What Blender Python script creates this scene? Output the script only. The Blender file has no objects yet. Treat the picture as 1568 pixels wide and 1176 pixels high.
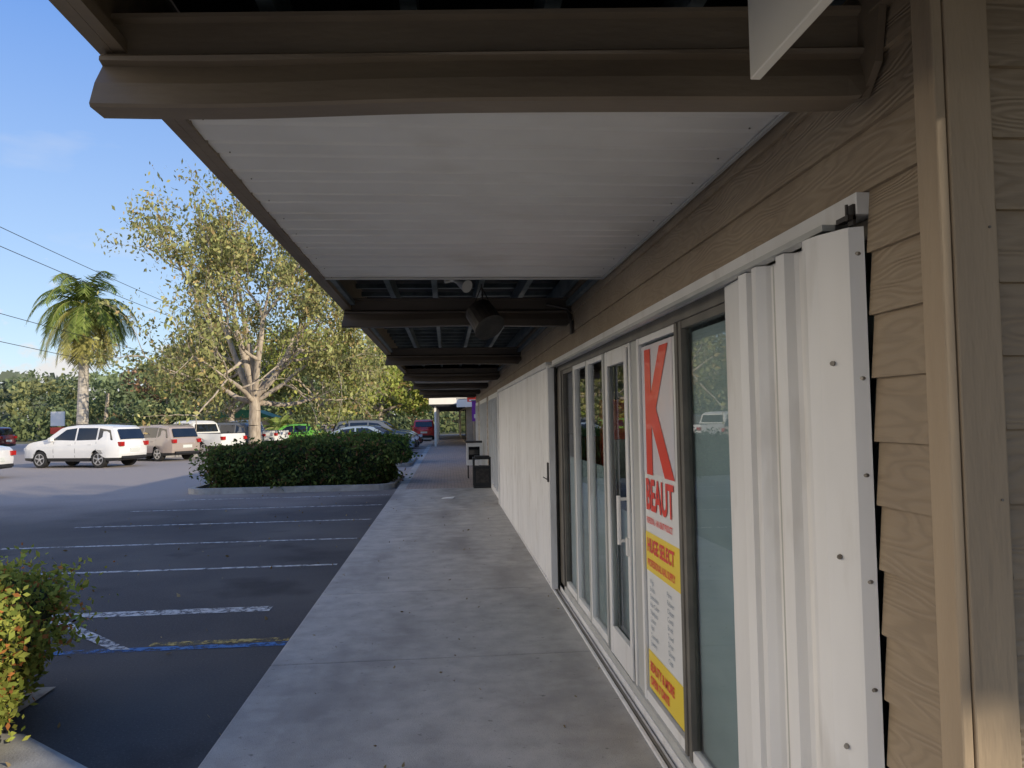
import bpy, bmesh, math, random
import numpy as np
from mathutils import Vector, Matrix, noise
random.seed(7); rng=np.random.default_rng(7)
S=bpy.context.scene
COL=S.collection
LOT=-0.10
# ------------------------------------------------------------------ materials
def nt(m): return m.node_tree.nodes, m.node_tree.links
def mat(name,c1,c2=None,rough=.7,scale=8,detail=3,bump=0,bscale=None,metal=0,stretch=(1,1,1),spec=.5,lo=.35,hi=.65,coat=0):
    m=bpy.data.materials.new(name); m.use_nodes=True
    N,L=nt(m); b=N['Principled BSDF']
    b.inputs['Roughness'].default_value=rough; b.inputs['Metallic'].default_value=metal
    b.inputs['Specular IOR Level'].default_value=spec
    b.inputs['Coat Weight'].default_value=coat
    if c2 is None: c2=tuple(x*.8 for x in c1)
    tc=N.new('ShaderNodeTexCoord'); mp=N.new('ShaderNodeMapping'); mp.inputs['Scale'].default_value=stretch
    L.new(tc.outputs['Object'],mp.inputs[0])
    n=N.new('ShaderNodeTexNoise'); n.inputs['Scale'].default_value=scale; n.inputs['Detail'].default_value=detail
    n.inputs['Roughness'].default_value=.6
    L.new(mp.outputs[0],n.inputs['Vector'])
    r=N.new('ShaderNodeValToRGB'); r.color_ramp.elements[0].position=lo; r.color_ramp.elements[1].position=hi
    r.color_ramp.elements[0].color=(*c2,1); r.color_ramp.elements[1].color=(*c1,1)
    L.new(n.outputs['Fac'],r.inputs[0]); L.new(r.outputs[0],b.inputs['Base Color'])
    if bump:
        n2=N.new('ShaderNodeTexNoise'); n2.inputs['Scale'].default_value=bscale or scale*6; n2.inputs['Detail'].default_value=2
        L.new(mp.outputs[0],n2.inputs['Vector'])
        bp=N.new('ShaderNodeBump'); bp.inputs['Strength'].default_value=bump; bp.inputs['Distance'].default_value=.01
        L.new(n2.outputs['Fac'],bp.inputs['Height']); L.new(bp.outputs[0],b.inputs['Normal'])
    return m
def layer(m,col,scale,lo,hi,amount=1.0,stretch=(1,1,1),detail=4):
    N,L=nt(m); b=N['Principled BSDF']; src=b.inputs['Base Color'].links[0].from_socket
    tc=N.new('ShaderNodeTexCoord'); mp=N.new('ShaderNodeMapping'); mp.inputs['Scale'].default_value=stretch
    mp.inputs['Location'].default_value=(scale*1.7,3.1,scale)
    L.new(tc.outputs['Object'],mp.inputs[0])
    n=N.new('ShaderNodeTexNoise'); n.inputs['Scale'].default_value=scale; n.inputs['Detail'].default_value=detail
    L.new(mp.outputs[0],n.inputs['Vector'])
    r=N.new('ShaderNodeMapRange'); r.inputs[1].default_value=lo; r.inputs[2].default_value=hi; r.inputs[4].default_value=amount
    L.new(n.outputs['Fac'],r.inputs[0])
    mx=N.new('ShaderNodeMix'); mx.data_type='RGBA'
    L.new(r.outputs[0],mx.inputs[0]); L.new(src,mx.inputs[6]); mx.inputs[7].default_value=(*col,1)
    L.new(mx.outputs[2],b.inputs['Base Color'])
    return m

M={}
M['asphalt']=mat('asphalt',(.078,.075,.077),(.050,.049,.051),rough=.9,scale=60,detail=5,bump=.5,bscale=220,spec=.3)
layer(M['asphalt'],(.12,.113,.105),.45,.42,.7,.8); layer(M['asphalt'],(.028,.027,.029),.9,.58,.72,.7); layer(M['asphalt'],(.19,.18,.17),90,.62,.72,.6,detail=2)
def sunlit_blend(m):
    """paler, sun-toned asphalt away from the shops, with a ragged edge"""
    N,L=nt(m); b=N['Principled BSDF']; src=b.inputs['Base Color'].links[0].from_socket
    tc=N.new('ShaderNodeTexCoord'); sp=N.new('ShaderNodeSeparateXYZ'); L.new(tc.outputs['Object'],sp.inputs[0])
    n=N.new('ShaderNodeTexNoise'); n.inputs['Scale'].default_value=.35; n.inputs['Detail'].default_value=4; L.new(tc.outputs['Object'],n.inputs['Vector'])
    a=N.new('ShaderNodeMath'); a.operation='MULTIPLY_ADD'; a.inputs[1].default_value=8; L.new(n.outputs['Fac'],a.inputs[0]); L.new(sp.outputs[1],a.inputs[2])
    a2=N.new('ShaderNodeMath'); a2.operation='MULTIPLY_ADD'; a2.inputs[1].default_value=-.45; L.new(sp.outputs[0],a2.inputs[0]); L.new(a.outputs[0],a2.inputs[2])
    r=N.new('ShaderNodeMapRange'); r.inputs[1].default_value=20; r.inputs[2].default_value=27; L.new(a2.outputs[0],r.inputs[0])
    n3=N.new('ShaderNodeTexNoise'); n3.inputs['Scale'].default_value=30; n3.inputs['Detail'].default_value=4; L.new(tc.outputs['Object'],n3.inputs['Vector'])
    rp=N.new('ShaderNodeValToRGB'); rp.color_ramp.elements[0].position=.3; rp.color_ramp.elements[1].position=.7; rp.color_ramp.elements[0].color=(.27,.235,.21,1); rp.color_ramp.elements[1].color=(.40,.355,.32,1); L.new(n3.outputs['Fac'],rp.inputs[0])  # brightness of the sunlit lot put into the far asphalt colour
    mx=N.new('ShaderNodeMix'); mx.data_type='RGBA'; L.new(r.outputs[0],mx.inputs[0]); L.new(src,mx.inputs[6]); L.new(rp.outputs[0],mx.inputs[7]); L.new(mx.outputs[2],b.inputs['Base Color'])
sunlit_blend(M['asphalt'])
M['concrete']=mat('concrete_walk',(.46,.445,.41),(.35,.34,.315),rough=.85,scale=5,detail=6,bump=.35,bscale=160,spec=.3)
layer(M['concrete'],(.21,.20,.185),.9,.48,.75,.8,(1.6,.5,1)); layer(M['concrete'],(.54,.52,.48),2.2,.56,.7,.5); layer(M['concrete'],(.12,.12,.11),22,.66,.74,.7); layer(M['concrete'],(.2,.19,.18),140,.6,.72,.6,detail=1)
M['curb']=mat('curb_concrete',(.42,.41,.38),(.28,.27,.25),rough=.9,scale=4,detail=6,bump=.4,bscale=90)
M['grass']=mat('grass_ground',(.12,.13,.045),(.20,.17,.09),rough=1,scale=.3,detail=6)
M['mulch']=mat('mulch',(.12,.07,.04),(.05,.03,.02),rough=1,scale=14,bump=1,bscale=40)
M['sand']=mat('dry_soil',(.42,.36,.28),(.25,.2,.15),rough=1,scale=9,detail=6,bump=.8,bscale=60)
def paint(name,c,lo=.40,hi=.52):
    m=mat(name,c,tuple(x*.8 for x in c),rough=.8,scale=3)
    N,L=nt(m); tc=N.new('ShaderNodeTexCoord'); n=N.new('ShaderNodeTexNoise'); n.inputs['Scale'].default_value=14; n.inputs['Detail'].default_value=6; n.inputs['Roughness'].default_value=.75
    L.new(tc.outputs['Object'],n.inputs['Vector']); r=N.new('ShaderNodeMapRange'); r.inputs[1].default_value=lo; r.inputs[2].default_value=hi
    L.new(n.outputs['Fac'],r.inputs[0]); L.new(r.outputs[0],N['Principled BSDF'].inputs['Alpha']); return m
M['line']=paint('line_paint',(.60,.60,.58),.38,.56)
M['blue']=paint('blue_paint',(.06,.18,.42),.40,.56); M['yellow']=paint('yellow_paint',(.5,.38,.12),.44,.58)
M['brick']=mat('brick_pavers',(.3,.2,.16),(.2,.13,.1),rough=.9,scale=6)
def bricks(m):
    N,L=nt(m); b=N['Principled BSDF']; tc=N.new('ShaderNodeTexCoord'); br=N.new('ShaderNodeTexBrick'); br.inputs['Scale'].default_value=3
    br.inputs['Color1'].default_value=(.38,.31,.26,1); br.inputs['Color2'].default_value=(.28,.22,.19,1); br.inputs['Mortar'].default_value=(.15,.14,.13,1)
    L.new(tc.outputs['Object'],br.inputs['Vector']); L.new(br.outputs['Color'],b.inputs['Base Color'])
bricks(M['brick'])
def siding_mat():
    m=bpy.data.materials.new('siding_paint'); m.use_nodes=True; N,L=nt(m); b=N['Principled BSDF']; b.inputs['Roughness'].default_value=.55
    b.inputs['Specular IOR Level'].default_value=.35
    tc=N.new('ShaderNodeTexCoord'); mp=N.new('ShaderNodeMapping'); mp.inputs['Scale'].default_value=(1.3,1.3,7)
    L.new(tc.outputs['Object'],mp.inputs[0])
    n0=N.new('ShaderNodeTexNoise'); n0.inputs['Scale'].default_value=1.6; n0.inputs['Detail'].default_value=1.5
    L.new(mp.outputs[0],n0.inputs['Vector'])
    mu=N.new('ShaderNodeMath'); mu.operation='MULTIPLY'; mu.inputs[1].default_value=83; L.new(n0.outputs['Fac'],mu.inputs[0])
    fr=N.new('ShaderNodeMath'); fr.operation='SINE'; L.new(mu.outputs[0],fr.inputs[0])
    n1=N.new('ShaderNodeTexNoise'); n1.inputs['Scale'].default_value=60; n1.inputs['Detail'].default_value=1; mp2=N.new('ShaderNodeMapping'); mp2.inputs['Scale'].default_value=(.25,.25,2.5)
    L.new(tc.outputs['Object'],mp2.inputs[0]); L.new(mp2.outputs[0],n1.inputs['Vector'])
    ad=N.new('ShaderNodeMath'); ad.operation='MULTIPLY_ADD'; ad.inputs[1].default_value=1.2; L.new(n1.outputs['Fac'],ad.inputs[0]); L.new(fr.outputs[0],ad.inputs[2])
    bp=N.new('ShaderNodeBump'); bp.inputs['Strength'].default_value=.5; bp.inputs['Distance'].default_value=.0016; L.new(ad.outputs[0],bp.inputs['Height']); L.new(bp.outputs[0],b.inputs['Normal'])
    n2=N.new('ShaderNodeTexNoise'); n2.inputs['Scale'].default_value=2.2; n2.inputs['Detail'].default_value=4; L.new(tc.outputs['Object'],n2.inputs['Vector'])
    r=N.new('ShaderNodeValToRGB'); r.color_ramp.elements[0].position=.35; r.color_ramp.elements[1].position=.68
    r.color_ramp.elements[0].color=(.275,.212,.145,1); r.color_ramp.elements[1].color=(.345,.272,.188,1)
    L.new(n2.outputs['Fac'],r.inputs[0]); 
    mr=N.new('ShaderNodeMapRange'); mr.inputs[1].default_value=-1; mr.inputs[2].default_value=0; mr.inputs[3].default_value=.88; L.new(fr.outputs[0],mr.inputs[0])
    mx=N.new('ShaderNodeMix'); mx.data_type='RGBA'; mx.blend_type='MULTIPLY'; mx.inputs[0].default_value=1; L.new(r.outputs[0],mx.inputs[6]); L.new(mr.outputs[0],mx.inputs[7]); L.new(mx.outputs[2],b.inputs['Base Color']); return m
M['siding']=siding_mat()
M['trim']=mat('tan_trim',(.42,.325,.22),(.34,.26,.175),rough=.6,scale=3,bump=.4,bscale=50,stretch=(1,1,.2))
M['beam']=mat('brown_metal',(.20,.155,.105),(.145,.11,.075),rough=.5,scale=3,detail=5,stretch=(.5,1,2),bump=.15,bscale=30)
M['beam_shaded']=mat('brown_metal_shaded',(.10,.078,.06),(.06,.048,.038),rough=.55,scale=3,detail=5,stretch=(.5,1,2))  # copy of the near beam's brown with shade put into the colour
M['joist']=mat('joist_steel',(.13,.155,.16),(.06,.08,.085),rough=.5,scale=6)
M['deck']=mat('dark_deck',(.04,.042,.045),(.015,.015,.017),rough=.9,scale=4)
M['soffit']=mat('soffit_panel',(.69,.675,.64),(.61,.59,.555),rough=.45,scale=1.8,detail=4,bump=.08,bscale=12)
layer(M['soffit'],(.48,.44,.38),3,.56,.8,.5)
M['white']=mat('white_aluminium',(.80,.79,.77),(.70,.69,.67),rough=.4,scale=2.5,detail=4,stretch=(1,1,.3),bump=.06,bscale=10)
layer(M['white'],(.42,.38,.32),9,.56,.80,.5,(1,1,.25))
M['whitedk']=mat('grey_aluminium',(.50,.50,.47),(.40,.40,.38),rough=.45,scale=4,stretch=(1,1,.3))
M['bronze']=mat('bronze_frame',(.16,.145,.12),(.11,.10,.085),rough=.45,scale=5)
M['cream']=mat('cream_sign_board',(.88,.83,.72),(.82,.77,.66),rough=.5,scale=3)
M['bolt']=mat('bolt_steel',(.12,.10,.08),(.3,.28,.25),rough=.5,scale=40,metal=.4)
M['roof']=mat('roof_shingle',(.16,.13,.1),(.1,.08,.065),rough=.9,scale=4)
M['black']=mat('black_plastic',(.02,.02,.022),(.012,.012,.012),rough=.5,scale=10)
M['dkmetal']=mat('dark_metal',(.06,.05,.045),(.025,.022,.02),rough=.5,scale=10,metal=.3)
M['lampwhite']=mat('lamp_glass_white',(.5,.5,.48),(.4,.4,.4),rough=.3,scale=10)
M['poster']=mat('poster_white',(.80,.80,.78),(.74,.74,.72),rough=.3,scale=2,coat=.3)
M['red']=mat('poster_red',(.80,.07,.03),(.74,.06,.03),rough=.35,scale=2,coat=.3)
M['pyellow']=mat('poster_yellow',(.88,.66,.04),(.82,.6,.03),rough=.35,scale=2,coat=.3)
M['pink']=mat('poster_pale',(.70,.62,.63),(.60,.62,.68),rough=.3,scale=2)
M['pgrey']=mat('poster_grey_ink',(.25,.3,.38),(.2,.25,.3),rough=.4,scale=4)
M['purple']=mat('sign_purple',(.2,.04,.36),(.16,.03,.3),rough=.4,scale=4)
M['interior']=mat('interior_wall',(.42,.50,.52),(.28,.35,.37),rough=.8,scale=1.2)
M['glass_haze']=mat('window_haze_panel',(.40,.50,.53),(.28,.37,.41),rough=.6,scale=.8,stretch=(1,1,2))  # panels added behind the panes; hazy shop light put into their colour
M['tan2']=mat('tan_stucco',(.46,.38,.29),(.38,.31,.23),rough=.8,scale=3)
M['bark']=mat('bark',(.50,.43,.34),(.28,.23,.18),rough=.95,scale=5,bump=1,bscale=14,stretch=(1,1,.35))
M['palmbark']=mat('palm_bark',(.52,.48,.42),(.34,.31,.26),rough=.95,scale=6,bump=.8,bscale=14,stretch=(.4,.4,3))
M['pole']=mat('wood_pole',(.2,.16,.12),(.12,.1,.08),rough=.9,scale=6)
M['wire']=mat('wire',(.02,.02,.02),rough=.6)
M['tire']=mat('tire_rubber',(.018,.018,.018),(.012,.012,.012),rough=.8,scale=20)
M['rim']=mat('alloy_rim',(.55,.55,.56),(.4,.4,.4),rough=.3,scale=10,metal=.8)
M['carglass']=mat('car_glass',(.012,.015,.018),(.008,.01,.012),rough=.05,scale=2,spec=.8)
M['tail']=mat('tail_light',(.45,.02,.015),(.3,.01,.01),rough=.2,scale=20)
M['head']=mat('head_light',(.7,.7,.72),(.5,.5,.5),rough=.1,scale=30)
M['plate']=mat('license_plate',(.7,.7,.65),(.5,.55,.5),rough=.4,scale=30)
M['green_roof']=mat('green_roof',(.02,.17,.09),(.015,.12,.06),rough=.6,scale=3)
def glass():
    m=bpy.data.materials.new('storefront_glass'); m.use_nodes=True; N,L=nt(m); N.remove(N['Principled BSDF']); o=N['Material Output']
    t=N.new('ShaderNodeBsdfTransparent'); t.inputs[0].default_value=(.92,.96,.97,1)
    g=N.new('ShaderNodeBsdfGlossy'); g.inputs['Roughness'].default_value=.012; g.inputs[0].default_value=(.95,.97,1,1)
    f=N.new('ShaderNodeFresnel'); f.inputs[0].default_value=1.75
    tc=N.new('ShaderNodeTexCoord'); n=N.new('ShaderNodeTexNoise'); n.inputs['Scale'].default_value=1.3; n.inputs['Detail'].default_value=1; L.new(tc.outputs['Object'],n.inputs['Vector'])
    bp=N.new('ShaderNodeBump'); bp.inputs['Strength'].default_value=.05; bp.inputs['Distance'].default_value=.02; L.new(n.outputs['Fac'],bp.inputs['Height']); L.new(bp.outputs[0],g.inputs['Normal'])
    x=N.new('ShaderNodeMixShader'); L.new(f.outputs[0],x.inputs[0]); L.new(t.outputs[0],x.inputs[1]); L.new(g.outputs[0],x.inputs[2]); L.new(x.outputs[0],o.inputs[0]); return m
M['glass']=glass()
def leafmat(name,trans=.3):
    m=bpy.data.materials.new(name); m.use_nodes=True; N,L=nt(m); N.remove(N['Principled BSDF']); o=N['Material Output']
    a=N.new('ShaderNodeAttribute'); a.attribute_name='Col'
    b=N.new('ShaderNodeBsdfDiffuse'); L.new(a.outputs['Color'],b.inputs[0])
    t=N.new('ShaderNodeBsdfTranslucent'); L.new(a.outputs['Color'],t.inputs[0])
    x=N.new('ShaderNodeMixShader'); x.inputs[0].default_value=trans; L.new(b.outputs[0],x.inputs[1]); L.new(t.outputs[0],x.inputs[2]); L.new(x.outputs[0],o.inputs[0]); return m
M['leaf']=leafmat('leaves')
# ------------------------------------------------------------------ helpers
def empty(name,loc=(0,0,0),rz=0):
    e=bpy.data.objects.new(name,None); e.empty_display_size=.2; e.location=loc; e.rotation_euler=(0,0,rz); COL.objects.link(e); return e
def obj(name,me,parent=None):
    o=bpy.data.objects.new(name,me); COL.objects.link(o)
    if parent: o.parent=parent
    return o
def mesh(name,verts,faces,m,parent=None,mi=None,smooth=False):
    me=bpy.data.meshes.new(name); me.from_pydata(verts,[],faces); me.update()
    for x in (m if isinstance(m,(list,tuple)) else [m]): me.materials.append(x)
    if mi:
        for p,i in zip(me.polygons,mi): p.material_index=i
    if smooth:
        for p in me.polygons: p.use_smooth=True
    return obj(name,me,parent)
class Multi:
    def __init__(s): s.v=[];s.f=[];s.mi=[]
    def box(s,a,b,mi=0):
        n=len(s.v); x0,y0,z0=a;x1,y1,z1=b
        s.v+=[(x0,y0,z0),(x1,y0,z0),(x1,y1,z0),(x0,y1,z0),(x0,y0,z1),(x1,y0,z1),(x1,y1,z1),(x0,y1,z1)]
        for f in [(0,3,2,1),(4,5,6,7),(0,1,5,4),(1,2,6,5),(2,3,7,6),(3,0,4,7)]: s.f.append(tuple(i+n for i in f)); s.mi.append(mi)
    def pane(s,x,y0,y1,z0,z1,mi=0):
        n=len(s.v); s.v+=[(x,y1,z0),(x,y0,z0),(x,y0,z1),(x,y1,z1)]; s.f.append((n,n+1,n+2,n+3)); s.mi.append(mi)
    def prism(s,pts,axis,t0,t1,mi=0):
        n=len(s.v);k=len(pts)
        for t in (t0,t1):
            for p in pts:
                s.v.append({'x':(t,p[0],p[1]),'y':(p[0],t,p[1]),'z':(p[0],p[1],t)}[axis])
        s.f.append(tuple(n+i for i in range(k))[::-1]); s.mi.append(mi)
        s.f.append(tuple(n+k+i for i in range(k))); s.mi.append(mi)
        for i in range(k):
            j=(i+1)%k; s.f.append((n+i,n+j,n+k+j,n+k+i)); s.mi.append(mi)
    def tube(s,p,q,r0,r1,n=7,mi=0,caps=True):
        p=Vector(p);q=Vector(q);d=(q-p).normalized(); u=d.orthogonal().normalized(); w=d.cross(u); b=len(s.v)
        for c,r in((p,r0),(q,r1)):
            for i in range(n):
                a=2*math.pi*i/n; s.v.append(tuple(c+u*(r*math.cos(a))+w*(r*math.sin(a))))
        for i in range(n):
            j=(i+1)%n; s.f.append((b+i,b+j,b+n+j,b+n+i)); s.mi.append(mi)
        if caps:
            s.f.append(tuple(b+i for i in range(n))[::-1]); s.mi.append(mi); s.f.append(tuple(b+n+i for i in range(n))); s.mi.append(mi)
    def make(s,name,mats,parent=None,smooth=False,bev=0,fixn=True):
        o=mesh(name,s.v,s.f,mats,parent,s.mi,smooth)
        if fixn:
            bm=bmesh.new(); bm.from_mesh(o.data); bmesh.ops.recalc_face_normals(bm,faces=bm.faces); bm.to_mesh(o.data); bm.free()
        if bev:
            md=o.modifiers.new('b','BEVEL'); md.width=bev; md.segments=2; md.limit_method='ANGLE'
        return o
def leaves(name,C,size,cols,parent=None,aspect=.5,mat_=None,jit=.35):
    N=len(C); u=rng.normal(size=(N,3)); u/=np.linalg.norm(u,axis=1)[:,None]
    w=rng.normal(size=(N,3)); v=np.cross(u,w); v/=np.linalg.norm(v,axis=1)[:,None]
    s=(size*(1+jit*rng.normal(size=N)).clip(.4,2))[:,None]
    V=np.empty((N,4,3)); V[:,0]=C-u*s; V[:,1]=C-v*s*aspect; V[:,2]=C+u*s; V[:,3]=C+v*s*aspect
    me=bpy.data.meshes.new(name); me.vertices.add(4*N); me.vertices.foreach_set('co',V.reshape(-1))
    me.loops.add(4*N); me.loops.foreach_set('vertex_index',np.arange(4*N,dtype=np.int32))
    me.polygons.add(N); me.polygons.foreach_set('loop_start',np.arange(0,4*N,4,dtype=np.int32)); 
    me.update(calc_edges=True)
    at=me.attributes.new('Col','FLOAT_COLOR','POINT'); c=np.ones((N,4,4)); c[:,:,:3]=cols[:,None,:]; at.data.foreach_set('color',c.reshape(-1))
    me.materials.append(mat_ or M['leaf']); me.validate(); return obj(name,me,parent)
def colmix(N,a,b,c=None,pc=.1,var=.18):
    t=rng.random((N,1)); col=np.array(a)*(1-t)+np.array(b)*t
    if c is not None:
        k=rng.random(N)<pc; col[k]=np.array(c)
    return (col*(1+var*rng.normal(size=(N,1)))).clip(.003,.6)

# ------------------------------------------------------------------ camera / light / world
cam=bpy.data.cameras.new('camera'); co=bpy.data.objects.new('camera',cam); COL.objects.link(co); S.camera=co
cam.sensor_width=36; cam.lens=26.4; cam.clip_end=3000; cam.clip_start=.02
R=Matrix.Rotation(math.radians(-5),4,'Z')@Matrix.Rotation(math.radians(92.6),4,'X')@Matrix.Rotation(math.radians(-1.0),4,'Z')
co.matrix_world=Matrix.Translation((0,0,1.6))@R
EL=math.radians(17); hd=Vector((-.745,.667,0)).normalized()
d=Vector((hd.x*math.cos(EL),hd.y*math.cos(EL),-math.sin(EL)))
sl=bpy.data.lights.new('sun','SUN'); sl.energy=5; sl.angle=math.radians(.5); sl.color=(1,.87,.68)
so=bpy.data.objects.new('sun',sl); COL.objects.link(so); so.rotation_euler=d.to_track_quat('-Z','Y').to_euler(); so.location=(20,-20,20)
w=bpy.data.worlds.new('World'); S.world=w; w.use_nodes=True; N,L=w.node_tree.nodes,w.node_tree.links
bg=N['Background']; bg.inputs[1].default_value=.24
sk=N.new('ShaderNodeTexSky'); sk.sky_type='NISHITA'; sk.sun_disc=False; sk.sun_elevation=EL; sk.sun_rotation=math.atan2(-hd.x,-hd.y)
sk.air_density=1.0; sk.dust_density=.4; sk.ozone_density=2.0
hs=N.new('ShaderNodeHueSaturation'); hs.inputs['Saturation'].default_value=1.15; L.new(sk.outputs[0],hs.inputs['Color'])
tc=N.new('ShaderNodeTexCoord'); sp=N.new('ShaderNodeSeparateXYZ'); L.new(tc.outputs['Generated'],sp.inputs[0])
hz=N.new('ShaderNodeMapRange'); hz.inputs[1].default_value=.50; hz.inputs[2].default_value=0; hz.inputs[3].default_value=0; hz.inputs[4].default_value=1; L.new(sp.outputs[2],hz.inputs[0])
rc=N.new('ShaderNodeValToRGB'); rc.color_ramp.elements[0].position=0; rc.color_ramp.elements[0].color=(.13,.31,.82,1); rc.color_ramp.elements[1].position=1; rc.color_ramp.elements[1].color=(.60,.74,.90,1)
L.new(hz.outputs[0],rc.inputs[0])
rs=N.new('ShaderNodeVectorMath'); rs.operation='SCALE'; rs.inputs[3].default_value=1/.24; L.new(rc.outputs[0],rs.inputs[0])
hm=N.new('ShaderNodeMix'); hm.data_type='RGBA'; hm.inputs[0].default_value=.8; L.new(hs.outputs[0],hm.inputs[6]); L.new(rs.outputs[0],hm.inputs[7])
mp=N.new('ShaderNodeMapping'); mp.inputs['Scale'].default_value=(1,1,1.6); L.new(tc.outputs['Generated'],mp.inputs[0])
n=N.new('ShaderNodeTexNoise'); n.inputs['Scale'].default_value=15; n.inputs['Detail'].default_value=8; n.inputs['Roughness'].default_value=.6; L.new(mp.outputs[0],n.inputs['Vector'])
th=N.new('ShaderNodeMath'); th.operation='MULTIPLY_ADD'; th.inputs[1].default_value=-2.2; th.inputs[2].default_value=.215; L.new(sp.outputs[2],th.inputs[0])
ad=N.new('ShaderNodeMath'); ad.operation='ADD'; L.new(n.outputs['Fac'],ad.inputs[0]); L.new(th.outputs[0],ad.inputs[1])
mr=N.new('ShaderNodeMapRange'); mr.inputs[1].default_value=.49; mr.inputs[2].default_value=.60; L.new(ad.outputs[0],mr.inputs[0])
mp2=N.new('ShaderNodeMapping'); mp2.inputs['Scale'].default_value=(2,5,9); L.new(tc.outputs['Generated'],mp2.inputs[0])
n2=N.new('ShaderNodeTexNoise'); n2.inputs['Scale'].default_value=1.6; n2.inputs['Detail'].default_value=7; L.new(mp2.outputs[0],n2.inputs['Vector'])
m2=N.new('ShaderNodeMapRange'); m2.inputs[1].default_value=.56; m2.inputs[2].default_value=.85; m2.inputs[4].default_value=.45; L.new(n2.outputs['Fac'],m2.inputs[0])
mxx=N.new('ShaderNodeMath'); mxx.operation='MAXIMUM'; L.new(mr.outputs[0],mxx.inputs[0]); L.new(m2.outputs[0],mxx.inputs[1])
n4=N.new('ShaderNodeTexNoise'); n4.inputs['Scale'].default_value=3; n4.inputs['Detail'].default_value=7; L.new(mp.outputs[0],n4.inputs['Vector'])
m4=N.new('ShaderNodeMapRange'); m4.inputs[1].default_value=.36; m4.inputs[2].default_value=.5; L.new(n4.outputs['Fac'],m4.inputs[0])
m5=N.new('ShaderNodeMapRange'); m5.inputs[1].default_value=-.62; m5.inputs[2].default_value=-.75; L.new(sp.outputs[0],m5.inputs[0])
mm2=N.new('ShaderNodeMath'); mm2.operation='MULTIPLY'; L.new(m4.outputs[0],mm2.inputs[0]); L.new(m5.outputs[0],mm2.inputs[1])
# cloud shading: bright tops, blue-grey bases
cs_=N.new('ShaderNodeMix'); cs_.data_type='RGBA'; cs_.inputs[6].default_value=(2.9,3.05,3.3,1); cs_.inputs[7].default_value=(3.95,3.8,3.6,1); L.new(n4.outputs['Fac'],cs_.inputs[0])
mx0=N.new('ShaderNodeMix'); mx0.data_type='RGBA'; L.new(mxx.outputs[0],mx0.inputs[0]); L.new(hm.outputs[2],mx0.inputs[6]); L.new(cs_.outputs[2],mx0.inputs[7])
mx=N.new('ShaderNodeMix'); mx.data_type='RGBA'; L.new(mm2.outputs[0],mx.inputs[0]); L.new(mx0.outputs[2],mx.inputs[6]); mx.inputs[7].default_value=(10.4,8.9,6.9,1)  # bright warm bank in the unseen left sky, added as fill light
L.new(mx.outputs[2],bg.inputs[0])
S.view_settings.view_transform='Standard'; S.view_settings.look='None'; S.view_settings.exposure=0

# ------------------------------------------------------------------ ground
def sheet(name,x0,y0,x1,y1,z,m,parent=None): return mesh(name,[(x0,y0,z),(x1,y0,z),(x1,y1,z),(x0,y1,z)],[(0,1,2,3)],m,parent)
sheet('ground',-900,-300,900,1500,LOT-.012,M['grass'])
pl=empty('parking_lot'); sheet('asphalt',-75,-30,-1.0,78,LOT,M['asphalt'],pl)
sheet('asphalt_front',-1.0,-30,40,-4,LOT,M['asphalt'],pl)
pm=empty('parking_markings')
z=LOT+.004
for y in (9.15,11.12,13.2,15.4,17.4): sheet('stall_line',-6.2,y-.04,-1.32,y+.04,z,M['line'],pm)
sheet('stall_line_worn',-3.6,7.02,-1.62,7.20,z,M['line'],pm)
sheet('blue_line',-6.3,5.93,-1.25,6.03,z,M['blue'],pm); sheet('yellow_line',-2.3,6.05,-1.25,6.15,z,M['yellow'],pm)
mesh('hatch_line',[(-3.68,7.12,z+.004),(-2.54,5.98,z+.004),(-2.40,5.98,z+.004),(-3.50,7.12,z+.004)],[(0,1,2,3)],M['line'],pm)
for y in range(33,70,3): sheet('stall_line_far',-16.5,y,-11.5,y+.1,z,M['line'],pm)
sw=empty('sidewalk')
mb=Multi(); ys=[-4,-2,-.1,1.5,3.2,5.15,7.15,9.3,11.4,13.5,15.6,17.6]
for a,b in zip(ys[:-1],ys[1:]): mb.box((-1.18,a+.006,LOT-.05),(1.3,b-.006,0))
mb.make('slabs',[M['concrete']],sw,bev=.008)
sheet('joint_bed',-1.15,-4,1.3,17.6,-.016,M['deck'],sw)
mb=Multi(); mb.box((-1.18,17.6,LOT-.05),(-.98,80,0),0); mb.box((-.98,17.604,LOT-.05),(1.4,80,-.003),1); mb.make('paved_section',[M['curb'],M['brick']],sw)
mesh('paper_litter',[(-.14,15.3,.002),(.1,15.25,.004),(.14,15.4,.03),(-.1,15.46,.006)],[(0,1,2,3)],M['poster'])
C=np.c_[rng.uniform(-1.1,.95,110),rng.uniform(2,16,110),np.full(110,.006)]
leaves('leaf_litter',C,.012,colmix(110,(.12,.08,.03),(.3,.25,.15)),None)
C=np.c_[rng.uniform(-6,-1.2,160),rng.uniform(3,18,160),np.full(160,LOT+.012)]
leaves('leaf_litter',C,.018,colmix(160,(.15,.10,.04),(.4,.33,.2)),None)
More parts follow.
